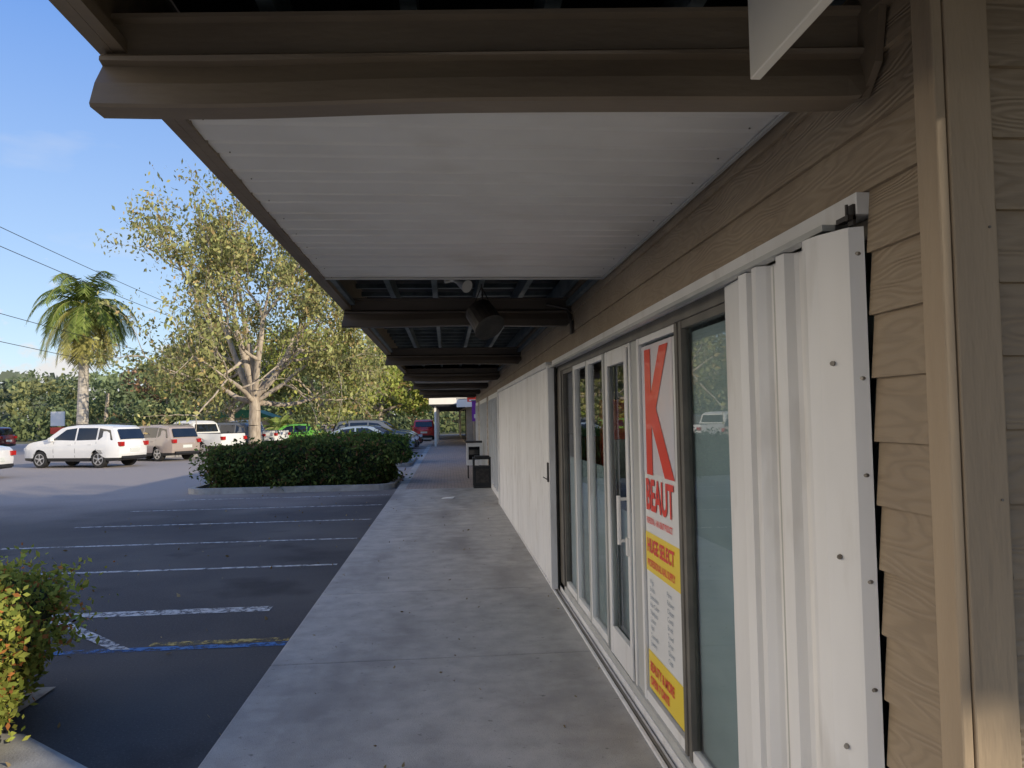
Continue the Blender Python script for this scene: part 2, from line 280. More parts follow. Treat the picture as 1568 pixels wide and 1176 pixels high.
def island(x0,x1,y0,y1,name='planter_island'):
    e=empty(name); t=.16; r=.5
    def ring(o):
        pts=[]
        for cx,cy,a0 in ((x1-r,y0+r,-90),(x1-r,y1-r,0),(x0+r,y1-r,90),(x0+r,y0+r,180)):
            for k in range(7):
                a=math.radians(a0+15*k); pts.append((cx+(r-o)*math.cos(a),cy+(r-o)*math.sin(a)))
        return pts
    A=ring(0);B=ring(t); n=len(A); v=[(*p,LOT-.02) for p in A]+[(*p,LOT+.14) for p in A]+[(*p,LOT+.14) for p in B]+[(*p,LOT+.08) for p in B]
    f=[]
    for i in range(n):
        j=(i+1)%n
        for k in range(3): f.append((k*n+i,k*n+j,(k+1)*n+j,(k+1)*n+i))
    f.append(tuple(3*n+i for i in range(n)))
    mesh('curb_ring',v,f,[M['curb'],M['mulch']],e,[0]*(3*n)+[1]); return e
island(-6.3,-1.3,18.6,23.0); island(-6.3,-1.3,27.5,33.0); island(-16,-7.5,40,48)
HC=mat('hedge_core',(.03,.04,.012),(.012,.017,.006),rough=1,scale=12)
def hedge(x0,x1,y0,y1,h,n,name='hedge',size=.045,cols=((.035,.06,.018),(.07,.10,.03)),brown=(.12,.07,.03),rnd=.2,amp=1.0,pb=.06,loose=1.2):
    e=empty(name)
    bm=bmesh.new(); bmesh.ops.create_cube(bm,size=1); bmesh.ops.subdivide_edges(bm,edges=bm.edges[:],cuts=11,use_grid_fill=True)
    ctr=Vector(((x0+x1)/2,(y0+y1)/2,LOT+.1+h*.4))
    for v in bm.verts:
        c=v.co.copy(); p=Vector((x0+(c.x+.5)*(x1-x0),y0+(c.y+.5)*(y1-y0),LOT+.1+(c.z+.5)*h))
        q=c*2; k=max(0,(abs(q.x)**4+abs(q.y)**4+abs(q.z)**4)-1)*rnd*.6
        p=p.lerp(ctr,min(rnd,k))
        nn=(noise.noise(p*1.2)*.12+noise.noise(p*3)*.08+noise.noise(p*7)*.05)*amp; p+= (p-ctr).normalized()*nn; v.co=p
    bmesh.ops.triangulate(bm,faces=bm.faces)
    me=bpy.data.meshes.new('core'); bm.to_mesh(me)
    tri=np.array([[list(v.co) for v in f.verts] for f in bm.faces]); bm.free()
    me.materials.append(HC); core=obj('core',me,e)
    ar=np.linalg.norm(np.cross(tri[:,1]-tri[:,0],tri[:,2]-tri[:,0]),axis=1); idx=rng.choice(len(tri),n,p=ar/ar.sum())
    r1=np.sqrt(rng.random((n,1))); r2=rng.random((n,1)); P=tri[idx,0]*(1-r1)+tri[idx,1]*r1*(1-r2)+tri[idx,2]*r1*r2
    out=P-np.array(ctr); out/=np.linalg.norm(out,axis=1)[:,None]
    cb=np.array([noise.noise(Vector(p)*4) for p in P])[:,None]
    P+=rng.normal(size=P.shape)*size*.8+out*np.abs(rng.normal(size=(n,1)))*size*loose*(1+2.0*(cb>.25))
    keep=P[:,2]>LOT+.05; P=P[keep]; cb=cb[keep]; n=len(P)
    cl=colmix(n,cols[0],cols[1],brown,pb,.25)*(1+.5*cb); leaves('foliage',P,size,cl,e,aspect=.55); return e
hedge(-5.9,-1.5,18.95,20.8,.95,28000,cols=((.05,.08,.025),(.11,.14,.04)),brown=(.16,.09,.05),pb=.1,loose=1.6)
hedge(-5.6,-1.6,27.8,30.0,.95,10000,size=.06,cols=((.06,.10,.025),(.11,.16,.04)))
hedge(-15.5,-13.2,40.6,43,.8,4000,size=.08,cols=((.07,.11,.02),(.12,.17,.04)))
hedge(-7.2,-3.2,34.2,35.2,.8,4500,size=.07,cols=((.07,.11,.02),(.12,.17,.04)))
hedge(-4.2,-2.33,3.5,5.10,.76,36000,name='shrub',size=.019,cols=((.15,.20,.04),(.34,.35,.08)),brown=(.42,.17,.06),rnd=.30,amp=1.4,pb=.12,loose=2.2)
e=empty('planter_bed'); sheet('bed_soil',-5.0,2.0,-2.55,5.2,LOT+.010,M['sand'],e)
mesh('sunlit_patch',[(-5,-1,LOT+.005),(-1.182,-1,LOT+.005),(-1.182,3.45,LOT+.005),(-2.35,4.45,LOT+.005),(-5,4.9,LOT+.005)],[(0,1,2,3,4)],M['curb'],e)  # pale slab cut to the shadow line; sunlight put into its colour

# ------------------------------------------------------------------ building
B=empty('strip_mall_building')
WX=1.02; CEIL=2.48; CY=1.44
def boards_side(y0,y1,z0,z1,mb):
    exp=.15; k=math.floor(z0/exp); z=k*exp+.03
    while z<z1:
        a=max(z,z0); b=min(z+exp,z1)
        if b-a>.01:
            ta=.014*(1-(a-z)/exp); tb=.014*(1-(b-z)/exp)
            mb.prism([(WX-ta,a),(WX-tb-.001,b),(WX+.03,b),(WX+.03,a)],'y',y0,y1)
        z+=exp
mb=Multi()
boards_side(1.48,1.70,-.05,2.13,mb); boards_side(1.48,4.6,2.13,CEIL+.35,mb); boards_side(4.603,9.2,2.13,CEIL+.35,mb); boards_side(9.203,26,2.13,CEIL+.35,mb)
for a,b in ((13.92,14.5),(18.1,18.9),(23,24)): boards_side(a,b,0,2.13,mb)
z=-.09
while z<3.3:
    mb.prism([(CY-.014,z),(CY-.001,z+.15),(CY+.03,z+.15),(CY+.03,z)],'x',1.125,9.0); z+=.15
mb.make('siding',[M['siding']],B)
mb=Multi()
mb.box((WX-.024,CY-.022,-.1),(WX+.0,1.485,3.3)); mb.box((WX+.003,CY-.024,-.1),(1.118,CY+.02,3.3)); mb.make('corner_trim',[M['trim']],B,bev=.004)
mb=Multi()
zz=.3
while zz<2.5:
    mb.tube((1.10,CY-.0245,zz+.02),(1.10,CY-.0265,zz+.02),.003,.003,6)
    zz+=.55
mb.make('trim_nails',[M['bolt']],B)
mb=Multi(); mb.box((1.7,CY+.035,-.1),(16,26,3.2)); mb.make('core_wall',[M['tan2']],B)
mb=Multi(); mb.prism([(-.80,2.85),(1.6,4.1),(16,4.1),(16,2.9),(-.80,2.845)],'y',CY-.05,26.2); mb.make('roof',[M['roof']],B)
mb=Multi(); mb.box((1.055,CY+.03,2.14),(1.7,26,2.75)); mb.make('header_fill',[M['deck']],B)
BY=[1.80,5.95,10.1,14.2,18.3,22.4,26.0]
mb=Multi(); mb.box((-.80,-2.0,2.47),(-.765,26.2,2.80)); mb.box((-.764,-2.0,2.47),(-.735,26.2,2.50)); mb.make('fascia',[M['beam']],B)
mb=Multi(); mb.box((-.76,-2.0,2.80),(1.02,26.2,2.84)); mb.box((1.021,-2.0,2.80),(2.0,CY-.03,2.84)); mb.box((1.96,-2.0,2.60),(2.0,CY-.03,2.80)); mb.make('canopy_deck_and_shade_strip',[M['deck']],B)  # right-hand strip and lip added out of view to keep sun off the beam
mb=Multi()
for X in (-.42,-.08,.27,.62,.96): mb.box((X-.02,-2.0,2.60),(X+.02,26,2.72))
y=-1.5
while y<26: mb.box((-.76,y,2.735),(1.0,y+.045,2.775)); y+=.42
mb.make('joists',[M['joist']],B)
def beam(y,sag=0,name='canopy_beam',skew=0,m='beam'):
    prof=[(0,2.55),(-.014,2.560),(-.022,2.556),(-.021,2.546),(-.004,2.54),(-.002,2.468),(-.022,2.458),(-.029,2.451),(-.027,2.443),(-.006,2.438),(-.026,2.39),(-.030,2.340),(-.022,2.334),(.05,2.336),(.05,2.55)]
    n=24; xs=[-.775+ (1.795)*i/n for i in range(n+1)]
    v=[];f=[];k=len(prof)
    for i,x in enumerate(xs):
        t=i/n
        for (py,pz) in prof:
            xx=x; low=max(0.0,(2.555-pz)/.22)
            if i==0: xx=x-.035*low**1.3
            if i==n: xx=x-.05*max(0,low-.75)*4
            zz=pz-(sag*math.sin(math.pi*t) + .004*math.sin(9*t))*(low>.5)
            v.append((xx,y+py-skew*(x+.775)+.003*math.sin(14*t)*(low>.5),zz))
    for i in range(n):
        for j in range(k):
            j2=(j+1)%k; f.append((i*k+j,i*k+j2,(i+1)*k+j2,(i+1)*k+j))
    f.append(tuple(range(k))); f.append(tuple(n*k+j for j in range(k))[::-1])
    mesh(name,v,f,M[m],B)
for i,y in enumerate(BY): beam(y,sag=.03 if i==3 else 0,skew=.075 if i==0 else 0,m='beam' if i==0 else 'beam_shaded')
mb=Multi()
mb.box((.98,-.5,2.52),(1.018,1.62,2.60)); mb.prism([(1.56,2.60),(1.60,2.40),(1.66,2.34),(1.74,2.36),(1.74,2.60)],'x',.985,1.003); mb.make('wall_ledger',[M['beam']],B)
def soffit(y0,y1,name='soffit'):
    v=[];f=[];y=y0;prof=[]
    while y<y1-.05:
        e=min(y+.27,y1)
        prof+=[(y,CEIL),(y+.014,CEIL+.014),(y+.028,CEIL),(y+.12,CEIL+.002),(y+.135,CEIL+.009),(y+.15,CEIL+.002),(e-.004,CEIL-.002)]
        y=e
    for (a,b) in prof: v+= [(-.735,a,b),(WX-.012,a,b)]
    for i in range(len(prof)-1): f.append((2*i,2*i+1,2*i+3,2*i+2))
    mesh(name,v,f,M['soffit'],B)
    mb=Multi()
    mb.box((-.736,y1-.0,2.47),(WX-.02,y1+.02,2.50)); mb.box((WX-.035,y0,CEIL-.012),(WX-.022,y1-.002,CEIL-.003))
    mb.make('soffit_trim',[M['whitedk']],B)
    mb=Multi(); yy=y0+.1
    while yy<y1 and y0<4:
        for X in (-.69,.94): mb.tube((X,yy,CEIL-.001),(X,yy,CEIL-.004),.003,.003,6)
        yy+=.27
    if mb.v: mb.make('soffit_screws',[M['bolt']],B)
soffit(1.83,4.65); soffit(14.3,18.2); soffit(18.4,22.3); soffit(22.5,25.9)
mb=Multi(); mb.box((-.734,4.68,2.50),(-.70,5.9,2.53)); mb.box((-.734,6.02,2.50),(-.70,10.05,2.53)); mb.box((.965,4.68,2.49),(1.0,14.1,2.53)); mb.make('ceiling_angle',[M['joist']],B)
# --- storefront
G=1.066
fr=Multi(); gl=Multi(); 
fr.box((.985,1.70,2.075),(1.05,6.95,2.128),0)
fr.box((1.035,1.70,2.02),(1.10,6.95,2.074),2)
fr.box((1.03,1.70,0.0),(1.10,6.95,.09),1)
fr.box((1.02,1.70,0.0),(1.029,6.95,.05),0)
fr.box((.955,1.60,.001),(.972,13.9,.018),0); fr.box((.978,1.60,.001),(.99,13.9,.022),2); fr.box((.992,1.6,.001),(1.006,13.9,.016),0)
panes=[(2.66,3.27,0,2),(3.34,4.02,2,0),(4.22,4.84,0,0),(4.96,5.50,1,0),(5.56,6.08,1,0),(6.14,6.70,1,2)]
for i,(a,b,ma,mb_) in enumerate(panes):
    fr.box((1.042,a-.022,.09),(1.082,a+.016,2.02),ma); fr.box((1.042,b-.016,.09),(1.082,b+.022,2.02),mb_)
    fr.box((1.046,a+.0161,.09),(1.078,b-.0161,.14),0); fr.box((1.046,a+.0161,1.985),(1.078,b-.0161,2.02),mb_)
    gl.pane(G,a+.017,b-.017,.141,1.984)
for a,b in ((2.58,2.637),(3.293,3.317),(4.043,4.197),(4.863,4.937),(5.523,5.537),(6.103,6.117)): fr.box((1.052,a,.09),(1.078,b,2.02),1)
fr.box((1.030,4.245,.10),(1.0415,4.30,2.0),0); fr.box((1.030,4.76,.10),(1.0415,4.815,2.0),0); fr.box((1.032,4.3005,.10),(1.060,4.7595,.27),0); fr.box((1.032,4.3005,1.92),(1.060,4.7595,2.0),0)
fr.box((1.03,6.73,0.0),(1.08,6.95,2.019),2)
fr.make('storefront_frame',[M['white'],M['whitedk'],M['bronze']],B,bev=.002)
h=Multi(); h.tube((.985,4.31,.86),(.985,4.31,1.14),.012,.012,8); 
for zz in(.88,1.12): h.tube((.98,4.31,zz),(1.035,4.31,zz),.010,.010,8)
h.box((1.018,4.26,.80),(1.0295,4.30,.90)); h.make('door_handle',[M['white']],B)
gl.make('storefront_glass',[M['glass']],B,fixn=False)
mb=Multi(); mb.box((1.62,1.6,0),(1.66,26,2.6),0); mb.box((1.101,1.6,-.05),(1.62,26,.05),1); mb.box((1.13,1.6,2.1),(1.62,26,2.13),0)
mb.box((1.095,2.5,.1),(1.105,3.32,1.97),5); mb.box((1.095,4.86,.1),(1.105,6.72,1.25),5); mb.box((1.12,4.2,.1),(1.13,4.85,1.0),5)
for k in range(16):
    y=4.3+k*.33; mb.box((1.40,y,.3+.2*(k%3)),(1.6,y+.22,.7+.35*(k%4)),2+(k%3))
mb.make('shop_interior',[M['interior'],M['concrete'],M['poster'],M['red'],M['pgrey'],M['glass_haze']],B)
# --- folded accordion shutter
plan=[(1.0,2.60),(.985,2.40),(.965,2.385),(.968,2.33),(1.0,2.325),(1.0,2.285),(.962,2.27),(.96,2.235),(.985,2.22),(1.0,2.215),(1.0,2.16),(.985,2.12),(.96,2.09),(.963,2.045),(.99,2.04),(1.0,2.03),(.995,1.90),(.93,1.865),(.928,1.845),(.935,1.80),(.968,1.725),(.972,1.718),(1.003,1.704)]
def curtain(name,plan,z0,z1,th,parent,m):
    n=len(plan); v=[];f=[]
    for z in (z0,z1):
        for i,p in enumerate(plan): v.append((p[0],p[1],z))
    for i in range(n-1): f.append((i,i+1,n+i+1,n+i))
    o=mesh(name,v,f,m,parent); md=o.modifiers.new('s','SOLIDIFY'); md.thickness=th; md.offset=0; return o
SH=empty('accordion_shutter'); 
curtain('slats',plan[:17],.03,2.055,.003,SH,M['white']); curtain('lock_post',plan[16:],.02,2.045,.004,SH,M['white'])
ex=[(.985 if k%2 else 1.018,2.58-k*.055) for k in range(9)]
curtain('inner_slats',[(x+.012,y) for x,y in ex],.03,2.05,.002,SH,M['whitedk'])
mb=Multi()
for zz in (.12,.5,.72,.95,1.2,1.45,1.68,1.98): mb.tube((.992,1.710,zz),(.983,1.704,zz),.0055,.004,8)
for zz in (.3,.8,1.25,1.72): mb.tube((.950,1.768,zz),(.942,1.761,zz),.007,.006,8)
for zz in (.35,.62,.9,1.15,1.4,1.6): mb.tube((.996,1.96,zz),(.988,1.955,zz),.006,.005,8)
mb.make('bolts',[M['bolt']],SH)
mb=Multi(); mb.box((.965,1.705,2.062),(.985,1.76,2.074)); mb.box((.978,1.705,2.05),(.985,1.73,2.10)); mb.tube((.968,1.715,2.06),(.968,1.715,2.10),.004,.004,8); mb.make('track_bracket',[M['dkmetal']],SH)
mb=Multi(); mb.box((.95,1.80,2.058),(.984,6.92,2.074)); mb.make('top_track',[M['whitedk']],SH)
SE=empty('accordion_shutter'); pts=[]; y=7.05
while y<13.8:
    pts+= [(.995,y),(.955,y+.045),(.955,y+.075),(.995,y+.12)]; y+=.135
curtain('slats',pts,.03,2.07,.003,SE,M['white'])
mb=Multi(); mb.box((.94,6.93,.02),(1.0,7.03,2.09),0); mb.box((.925,6.955,1.0),(.939,7.0,1.18),1); mb.box((.935,7.031,2.075),(1.0,13.819,2.125),0); mb.box((.93,13.82,.02),(1.0,13.9,2.09),0)
mb.tube((.93,7.02,1.02),(.93,7.3,1.02),.006,.006,6,1)
mb.make('posts_and_track',[M['white'],M['dkmetal']],SE,bev=.003)
mb=Multi(); mb.box((1.001,7.0,.02),(1.03,13.85,2.12)); mb.make('backing',[M['bronze']],SE)
mb=Multi(); g2=Multi()
for (a,b) in ((14.5,18.1),(18.9,23),(24,26)):
    n=int((b-a)/.85); w_=(b-a)/n
    mb.box((1.0,a,0),(1.1,b,.12),0); mb.box((1.0,a,2.03),(1.1,b,2.13),0)
    for i in range(n+1): mb.box((.99,a+i*w_-.03,.12),(1.1,a+i*w_+.03,2.03),0)
    g2.pane(1.06,a,b,.12,2.03)
mb.make('far_storefront_frame',[M['white']],B); g2.make('far_storefront_glass',[M['glass']],B,fixn=False)
W=empty('unseen_shade_wing'); mb=Multi(); mb.box((6.2,-3.05,-.1),(15,1.35,3.1),0); mb.box((6.05,-3.12,3.1),(15.2,1.38,6.5),0); mb.prism([(5.9,6.5),(10.6,8.2),(15.5,6.5)],'y',-3.0,1.5,1); mb.box((6.17,-2.4,.1),(6.199,-1.4,2.1),2); mb.box((6.17,-1.0,.6),(6.199,.9,2.1),2); mb.box((6.02,-2.2,4.0),(6.049,-.9,5.4),2); mb.make('shade_block_shell',[M['tan2'],M['roof'],M['carglass']],W)  # out-of-view block added to shade the front wall and corner trim
P=empty('window_poster'); PX=1.060
def psheet(name,y0,y1,z0,z1,x,m): return mesh(name,[(x,y1,z0),(x,y0,z0),(x,y0,z1),(x,y1,z1)],[(0,1,2,3)],m,P)
psheet('panel',3.37,3.995,.16,1.97,PX,M['poster'])
psheet('panel_tint',3.44,3.995,1.30,1.97,PX-.002,M['pink'])
psheet('band',3.37,3.995,.78,.985,PX-.002,M['pyellow']); psheet('band_low',3.37,3.995,.16,.36,PX-.002,M['pyellow'])
def text(s,y,z,size,m,sx=1,name='lettering',bold=.0,par=P,x=PX-.005):
    cu=bpy.data.curves.new(name,'FONT'); cu.body=s; cu.size=size; cu.offset=bold; cu.materials.append(m)
    o=bpy.data.objects.new(name,cu); COL.objects.link(o); o.parent=par
    o.matrix_world=Matrix(((0,0,-1,x),(-1,0,0,y),(0,1,0,z),(0,0,0,1)))@Matrix.Diagonal((sx,1,1,1)); return o
text('K',3.96,1.32,.88,M['red'],.80,bold=.028)
text('BEAUT',3.965,1.11,.225,M['red'],.72,bold=.006)
text('PROFESSIONAL - HAIR & BEAUTY PRODUCTS',3.96,1.035,.045,M['red'],.5,bold=.001)
text('HUGE SELECT',3.96,.885,.10,M['red'],.76,bold=.003); text('PROFESSIONAL NAIL SUPPLY',3.96,.81,.052,M['red'],.72,bold=.001)
for i in range(9):
    text(['Wigs','Braids','Extensions','Hair Color','Shampoo','Lotion','Nail','Cosmetic','Jewelry'][i],3.93,.72-i*.04,.036,M['pgrey'],1)
    text(['Perm','Relaxer','Clipper','Comb','Brush','Towel','Dryer','Gloves','Caps'][i],3.62,.72-i*.04,.036,M['pgrey'],1)
text('BEAUTY & MORE',3.96,.26,.07,M['red'],.8,bold=.002); text('OPEN 7 DAYS',3.96,.19,.06,M['red'],.9,bold=.002)
HS=empty('hanging_sign'); mb=Multi(); mb.box((.645,.35,2.302),(.668,1.50,2.62),0); mb.make('board',[M['cream']],HS,bev=.003)
mb=Multi(); mb.tube((.656,.6,2.62),(.656,.6,2.75),.006,.006,6); mb.tube((.656,1.4,2.62),(.656,1.4,2.75),.006,.006,6); mb.make('hooks',[M['dkmetal']],HS)
HL=empty('hanging_speaker'); c=Vector((.28,5.55,2.35)); ax=Vector((.35,-.5,-.65)).normalized()
mb=Multi(); p0=c-ax*.11;p1=c+ax*.10
mb.tube(p0,p0+ax*.03,.07,.108,20); mb.tube(p0+ax*.03,p1,.108,.114,20); mb.tube(p1,p1+ax*.012,.12,.12,20)
mb.tube((.28,5.55,2.46),(.27,5.55,2.60),.005,.005,6); mb.tube((.20,5.55,2.42),(.27,5.55,2.58),.004,.004,6); mb.tube((.35,5.55,2.42),(.27,5.55,2.58),.004,.004,6)
mb.make('horn_body',[M['dkmetal']],HL,smooth=False)
FL=empty('flood_light'); mb=Multi()
mb.tube((.05,5.2,2.60),(.05,5.2,2.56),.045,.045,12,0); mb.tube((.07,5.18,2.56),(.10,5.14,2.535),.015,.02,10,0); mb.tube((.10,5.14,2.535),(.15,5.08,2.50),.022,.045,14,1)
mb.tube((.03,5.18,2.56),(.0,5.16,2.55),.014,.014,8,0)
mb.make('lamp_heads',[M['whitedk'],M['lampwhite']],FL)
mb=Multi(); mb.tube((.1,5.3,2.60),(.75,5.0,2.60),.012,.012,8); mb.tube((.8,5.9,2.5),(.97,5.88,2.46),.012,.012,6); mb.tube((.97,5.88,2.46),(.995,5.85,2.30),.012,.012,6); mb.box((.985,5.82,2.26),(1.004,5.90,2.36)); mb.make('conduit',[M['dkmetal']],B)
TC=empty('trash_can',(.80,17.6,0)); mb=Multi()
mb.box((-.19,-.19,.041),(.19,.19,.50),0); mb.box((-.205,-.205,0),(.205,.205,.04),0)
for sx in(-1,1):
    for sy in(-1,1): mb.box((sx*.19-.02,sy*.19-.02,.042),(sx*.19+.02,sy*.19+.02,.659),0)
mb.box((-.215,-.215,.66),(.215,.215,.70),0); mb.box((-.17,-.17,.701),(.17,.17,.735),0); mb.box((-.15,-.196,.12),(.15,-.191,.44),1)
mb.make('bin',[M['black'],M['dkmetal']],TC,bev=.006)
NR=empty('newspaper_rack',(.72,20.5,0)); mb=Multi(); mb.box((-.2,-.18,.35),(.2,.18,.95),0); mb.box((-.22,-.2,.951),(.22,.2,1.0),1)
for sx in(-.16,.16):
    for sy in(-.14,.14): mb.box((sx-.015,sy-.015,0),(sx+.015,sy+.015,.349),1)
mb.box((-.15,-.186,.5),(.15,-.181,.85),2); mb.make('cabinet',[M['white'],M['dkmetal'],M['carglass']],NR,bev=.01)
for (y,mm_,x0,x1,z0,z1) in ((30,'purple',1.0,1.45,1.5,2.3),(33,'red',.9,1.35,2.35,2.62),(38,'poster',.5,1.3,2.2,2.6)):
    e=empty('blade_sign'); mb=Multi(); mb.box((x0,y,z0),(x1,y+.05,z1),0); mb.box((x0+.08,y-.004,z0+.15*(z1-z0)),(x1-.08,y-.001,z0+.35*(z1-z0)),1); mb.box((x0-.02,y-.01,z1),(x1+.25,y+.06,z1+.04),2); mb.make('panel',[M[mm_],M['poster'],M['dkmetal']],e)
F=empty('unseen_shade_wing'); mb=Multi()
mb.box((1.2,46,-.1),(14,75,3.4),0); mb.prism([(-1.0,3.15),(1.8,4.6),(10,4.6),(14,3.2)],'y',45.2,76,1); mb.box((-1.05,45.0,2.50),(1.8,76,3.15),2)
mb.box((-.9,45.1,2.38),(1.7,75.9,2.499),3)
for y in (45.3,50,55,60,65): mb.box((-.75,y,-.1),(-.63,y+.12,2.379),2)
for y in (47,50.5,54,58): mb.box((1.14,y,.1),(1.19,y+2.6,2.2),4)
mb.make('walls_roof_posts',[M['tan2'],M['roof'],M['cream'],M['deck'],M['carglass']],F)
mb=Multi(); mb.box((1.6,26.4,-.1),(14,45.9,3.0),0); 
for y in (28,32,36,40): mb.box((1.54,y,.1),(1.59,y+2.6,2.2),1); mb.box((1.5,y-.2,2.3),(1.59,y+2.8,2.75),2)
mb.make('link_block',[M['tan2'],M['carglass'],M['white']],F)

# ------------------------------------------------------------------ cars
def paintmat(c,nm='car_paint'): return mat(nm,c,tuple(x*.93 for x in c),rough=.28,scale=1.5,coat=.8)
SIL={
 'suv':dict(top=[(-2.30,.32),(-2.36,.55),(-2.35,.85),(-2.27,1.05),(-2.02,1.58),(-1.85,1.66),(-1.2,1.71),(-.3,1.72),(.25,1.66),(.5,1.58),(1.12,1.14),(1.5,1.08),(2.0,1.0),(2.26,.86),(2.35,.62),(2.33,.3)],H=1.72,belt=1.05,wb=1.40,
   win=[[(-2.02,1.12),(-1.86,1.50),(-1.35,1.58),(-1.35,1.12)],[(-1.27,1.12),(-1.27,1.59),(-.35,1.60),(-.35,1.10)],[(-.27,1.10),(-.27,1.60),(.22,1.54),(.80,1.13)]],ws=((1.06,1.18),(.52,1.56)),rw=((-2.24,1.12),(-2.05,1.52))),
 'sedan':dict(top=[(-2.33,.32),(-2.37,.6),(-2.34,.92),(-2.2,1.02),(-1.75,1.06),(-1.1,1.36),(-.8,1.42),(-.3,1.45),(.15,1.43),(.4,1.37),(1.05,1.03),(1.5,.96),(2.05,.86),(2.28,.72),(2.35,.52),(2.33,.28)],H=1.45,belt=.98,wb=1.38,
   win=[[(-1.42,1.03),(-1.0,1.30),(-.48,1.36),(-.48,1.02)],[(-.40,1.02),(-.40,1.36),(.12,1.35),(.78,1.02)]],ws=((1.0,1.08),(.42,1.36)),rw=((-1.68,1.09),(-1.12,1.35))),
 'pickup':dict(top=[(-2.85,.5),(-2.88,.8),(-2.86,1.16),(-.92,1.18),(-.86,1.22),(-.76,1.70),(-.6,1.82),(-.1,1.86),(.35,1.84),(.6,1.77),(1.15,1.27),(1.7,1.22),(2.45,1.14),(2.72,1.02),(2.82,.75),(2.8,.45)],H=1.86,belt=1.16,wb=1.75,
   win=[[(-.70,1.24),(-.62,1.66),(-.05,1.72),(-.05,1.22)],[(.02,1.22),(.02,1.72),(.35,1.69),(.85,1.24)]],ws=((1.10,1.32),(.62,1.74)),rw=((-.87,1.26),(-.78,1.66))),
}
def car(kind,color,loc,heading,name='parked_car',scale=1.0):
    D=SIL[kind]; e=empty(name,(loc[0],loc[1],LOT+.003),math.radians(heading)); e.scale=(scale,)*3
    H=D['H'];belt=D['belt'];wb=D['wb'];Lh=max(abs(p[0]) for p in D['top']); Wd=.93 if kind!='pickup' else .98; wr=.34 if kind!='pickup' else .39
    zb=.26 if kind!='pickup' else .42
    def hw(x,z):
        if z<=belt:
            t=(z-.25)/(belt-.25); w_=Wd*(.95+.05*math.sin(math.pi*min(1,max(0,t))*.9))
        else:
            t=(z-belt)/(H-belt); w_=Wd*(.955-.19*t-.09*max(0,t-.82)/.18)
        q=abs(x)/Lh
        return w_*(1-.16*max(0,(q-.72)/.28)**2.2)
    poly=[p for p in D['top']]; low=[]
    for c in (wb,-wb):
        r=wr+.07
        low.append((c+r+.01,zb))
        for k in range(0,11):
            a=math.pi*k/10; low.append((c+r*math.cos(a),max(zb+.01,wr+r*math.sin(a)*1.0)))
        low.append((c-r-.01,zb))
    poly=poly[:-1]+[(poly[-1][0],zb+.04)]+low+[(D['top'][0][0],zb+.05)]
    bm=bmesh.new(); vs=[bm.verts.new((x,-1,z)) for x,z in poly]; f=bm.faces.new(vs)
    bmesh.ops.triangulate(bm,faces=[f]); r=bmesh.ops.extrude_face_region(bm,geom=bm.faces[:]); 
    bmesh.ops.translate(bm,vec=(0,2,0),verts=[v for v in r['geom'] if isinstance(v,bmesh.types.BMVert)])
    for z in (.4,.55,.7,.85,belt,belt+.18,belt+(H-belt)*.6,H-.12,H-.05): bmesh.ops.bisect_plane(bm,geom=bm.verts[:]+bm.edges[:]+bm.faces[:],plane_co=(0,0,z),plane_no=(0,0,1))
    for x in (-Lh*.93,-Lh*.85,-Lh*.72,Lh*.72,Lh*.82,Lh*.93): bmesh.ops.bisect_plane(bm,geom=bm.verts[:]+bm.edges[:]+bm.faces[:],plane_co=(x,0,0),plane_no=(1,0,0))
    for y in (-.6,0,.6): bmesh.ops.bisect_plane(bm,geom=bm.verts[:]+bm.edges[:]+bm.faces[:],plane_co=(0,y,0),plane_no=(0,1,0))
    for v in bm.verts:
        yy=v.co.y; x,z=v.co.x,v.co.z; v.co.y=yy*hw(x,z)
        if abs(x)>Lh*.8: v.co.x=x*(1-.035*abs(yy)**3)
        if z>H-.2 and abs(yy)<.9: v.co.z+=.015
        if abs(yy)<.9 and belt-.2<z<belt+.2 and x>Lh*.5: v.co.z+=.02
    bmesh.ops.recalc_face_normals(bm,faces=bm.faces)
    for f in bm.faces:
        f.smooth=True
        c=f.calc_center_median()
        f.material_index=1 if c.z<zb+.12 and abs(f.normal.z)<.9 else 0
        if f.normal.z<-.6 : f.material_index=1
    for ed in bm.edges:
        if len(ed.link_faces)==2 and ed.calc_face_angle(0)>math.radians(38): ed.smooth=False
    me=bpy.data.meshes.new('body'); bm.to_mesh(me); bm.free(); me.materials.append(color); me.materials.append(M['black']); obj('body',me,e)
    mb=Multi()
    def pan(pts,mi=0):
        n=len(mb.v); 
        for p in pts: mb.v.append(tuple(p))
        mb.f.append(tuple(range(n,n+len(pts)))); mb.mi.append(mi)
    for s in(-1,1):
        for w_ in D['win']: pan([(x,s*(hw(x,z)+.008),z) for x,z in w_])
        x0=D['win'][0][0][0]; x1=D['win'][-1][-1][0]; zb_=D['win'][0][0][1]
        pan([(x0,s*(hw(x0,zb_)+.010),zb_-.025),(x1,s*(hw(x1,zb_)+.010),zb_-.025),(x1,s*(hw(x1,zb_)+.010),zb_),(x0,s*(hw(x0,zb_)+.010),zb_)],1)
        for xs in ([-1.30,-.31,.72] if kind!='pickup' else [-.02,.95]):
            zz0=.42;zz1=belt; pan([(xs,s*(hw(xs,zz0)+.003),zz0),(xs+.014,s*(hw(xs,zz0)+.003),zz0),(xs+.014,s*(hw(xs,.7)+.004),.7),(xs+.014,s*(hw(xs,zz1)+.003),zz1),(xs,s*(hw(xs,zz1)+.003),zz1),(xs,s*(hw(xs,.7)+.004),.7)],1)
        for xs in ((-1.1,-.15) if kind!='pickup' else (-.6,.1)): 
            yh=s*(hw(xs,belt-.1)+.015); mb.box((xs,min(yh,yh-s*.02),belt-.13),(xs+.17,max(yh,yh-s*.02),belt-.10),4)
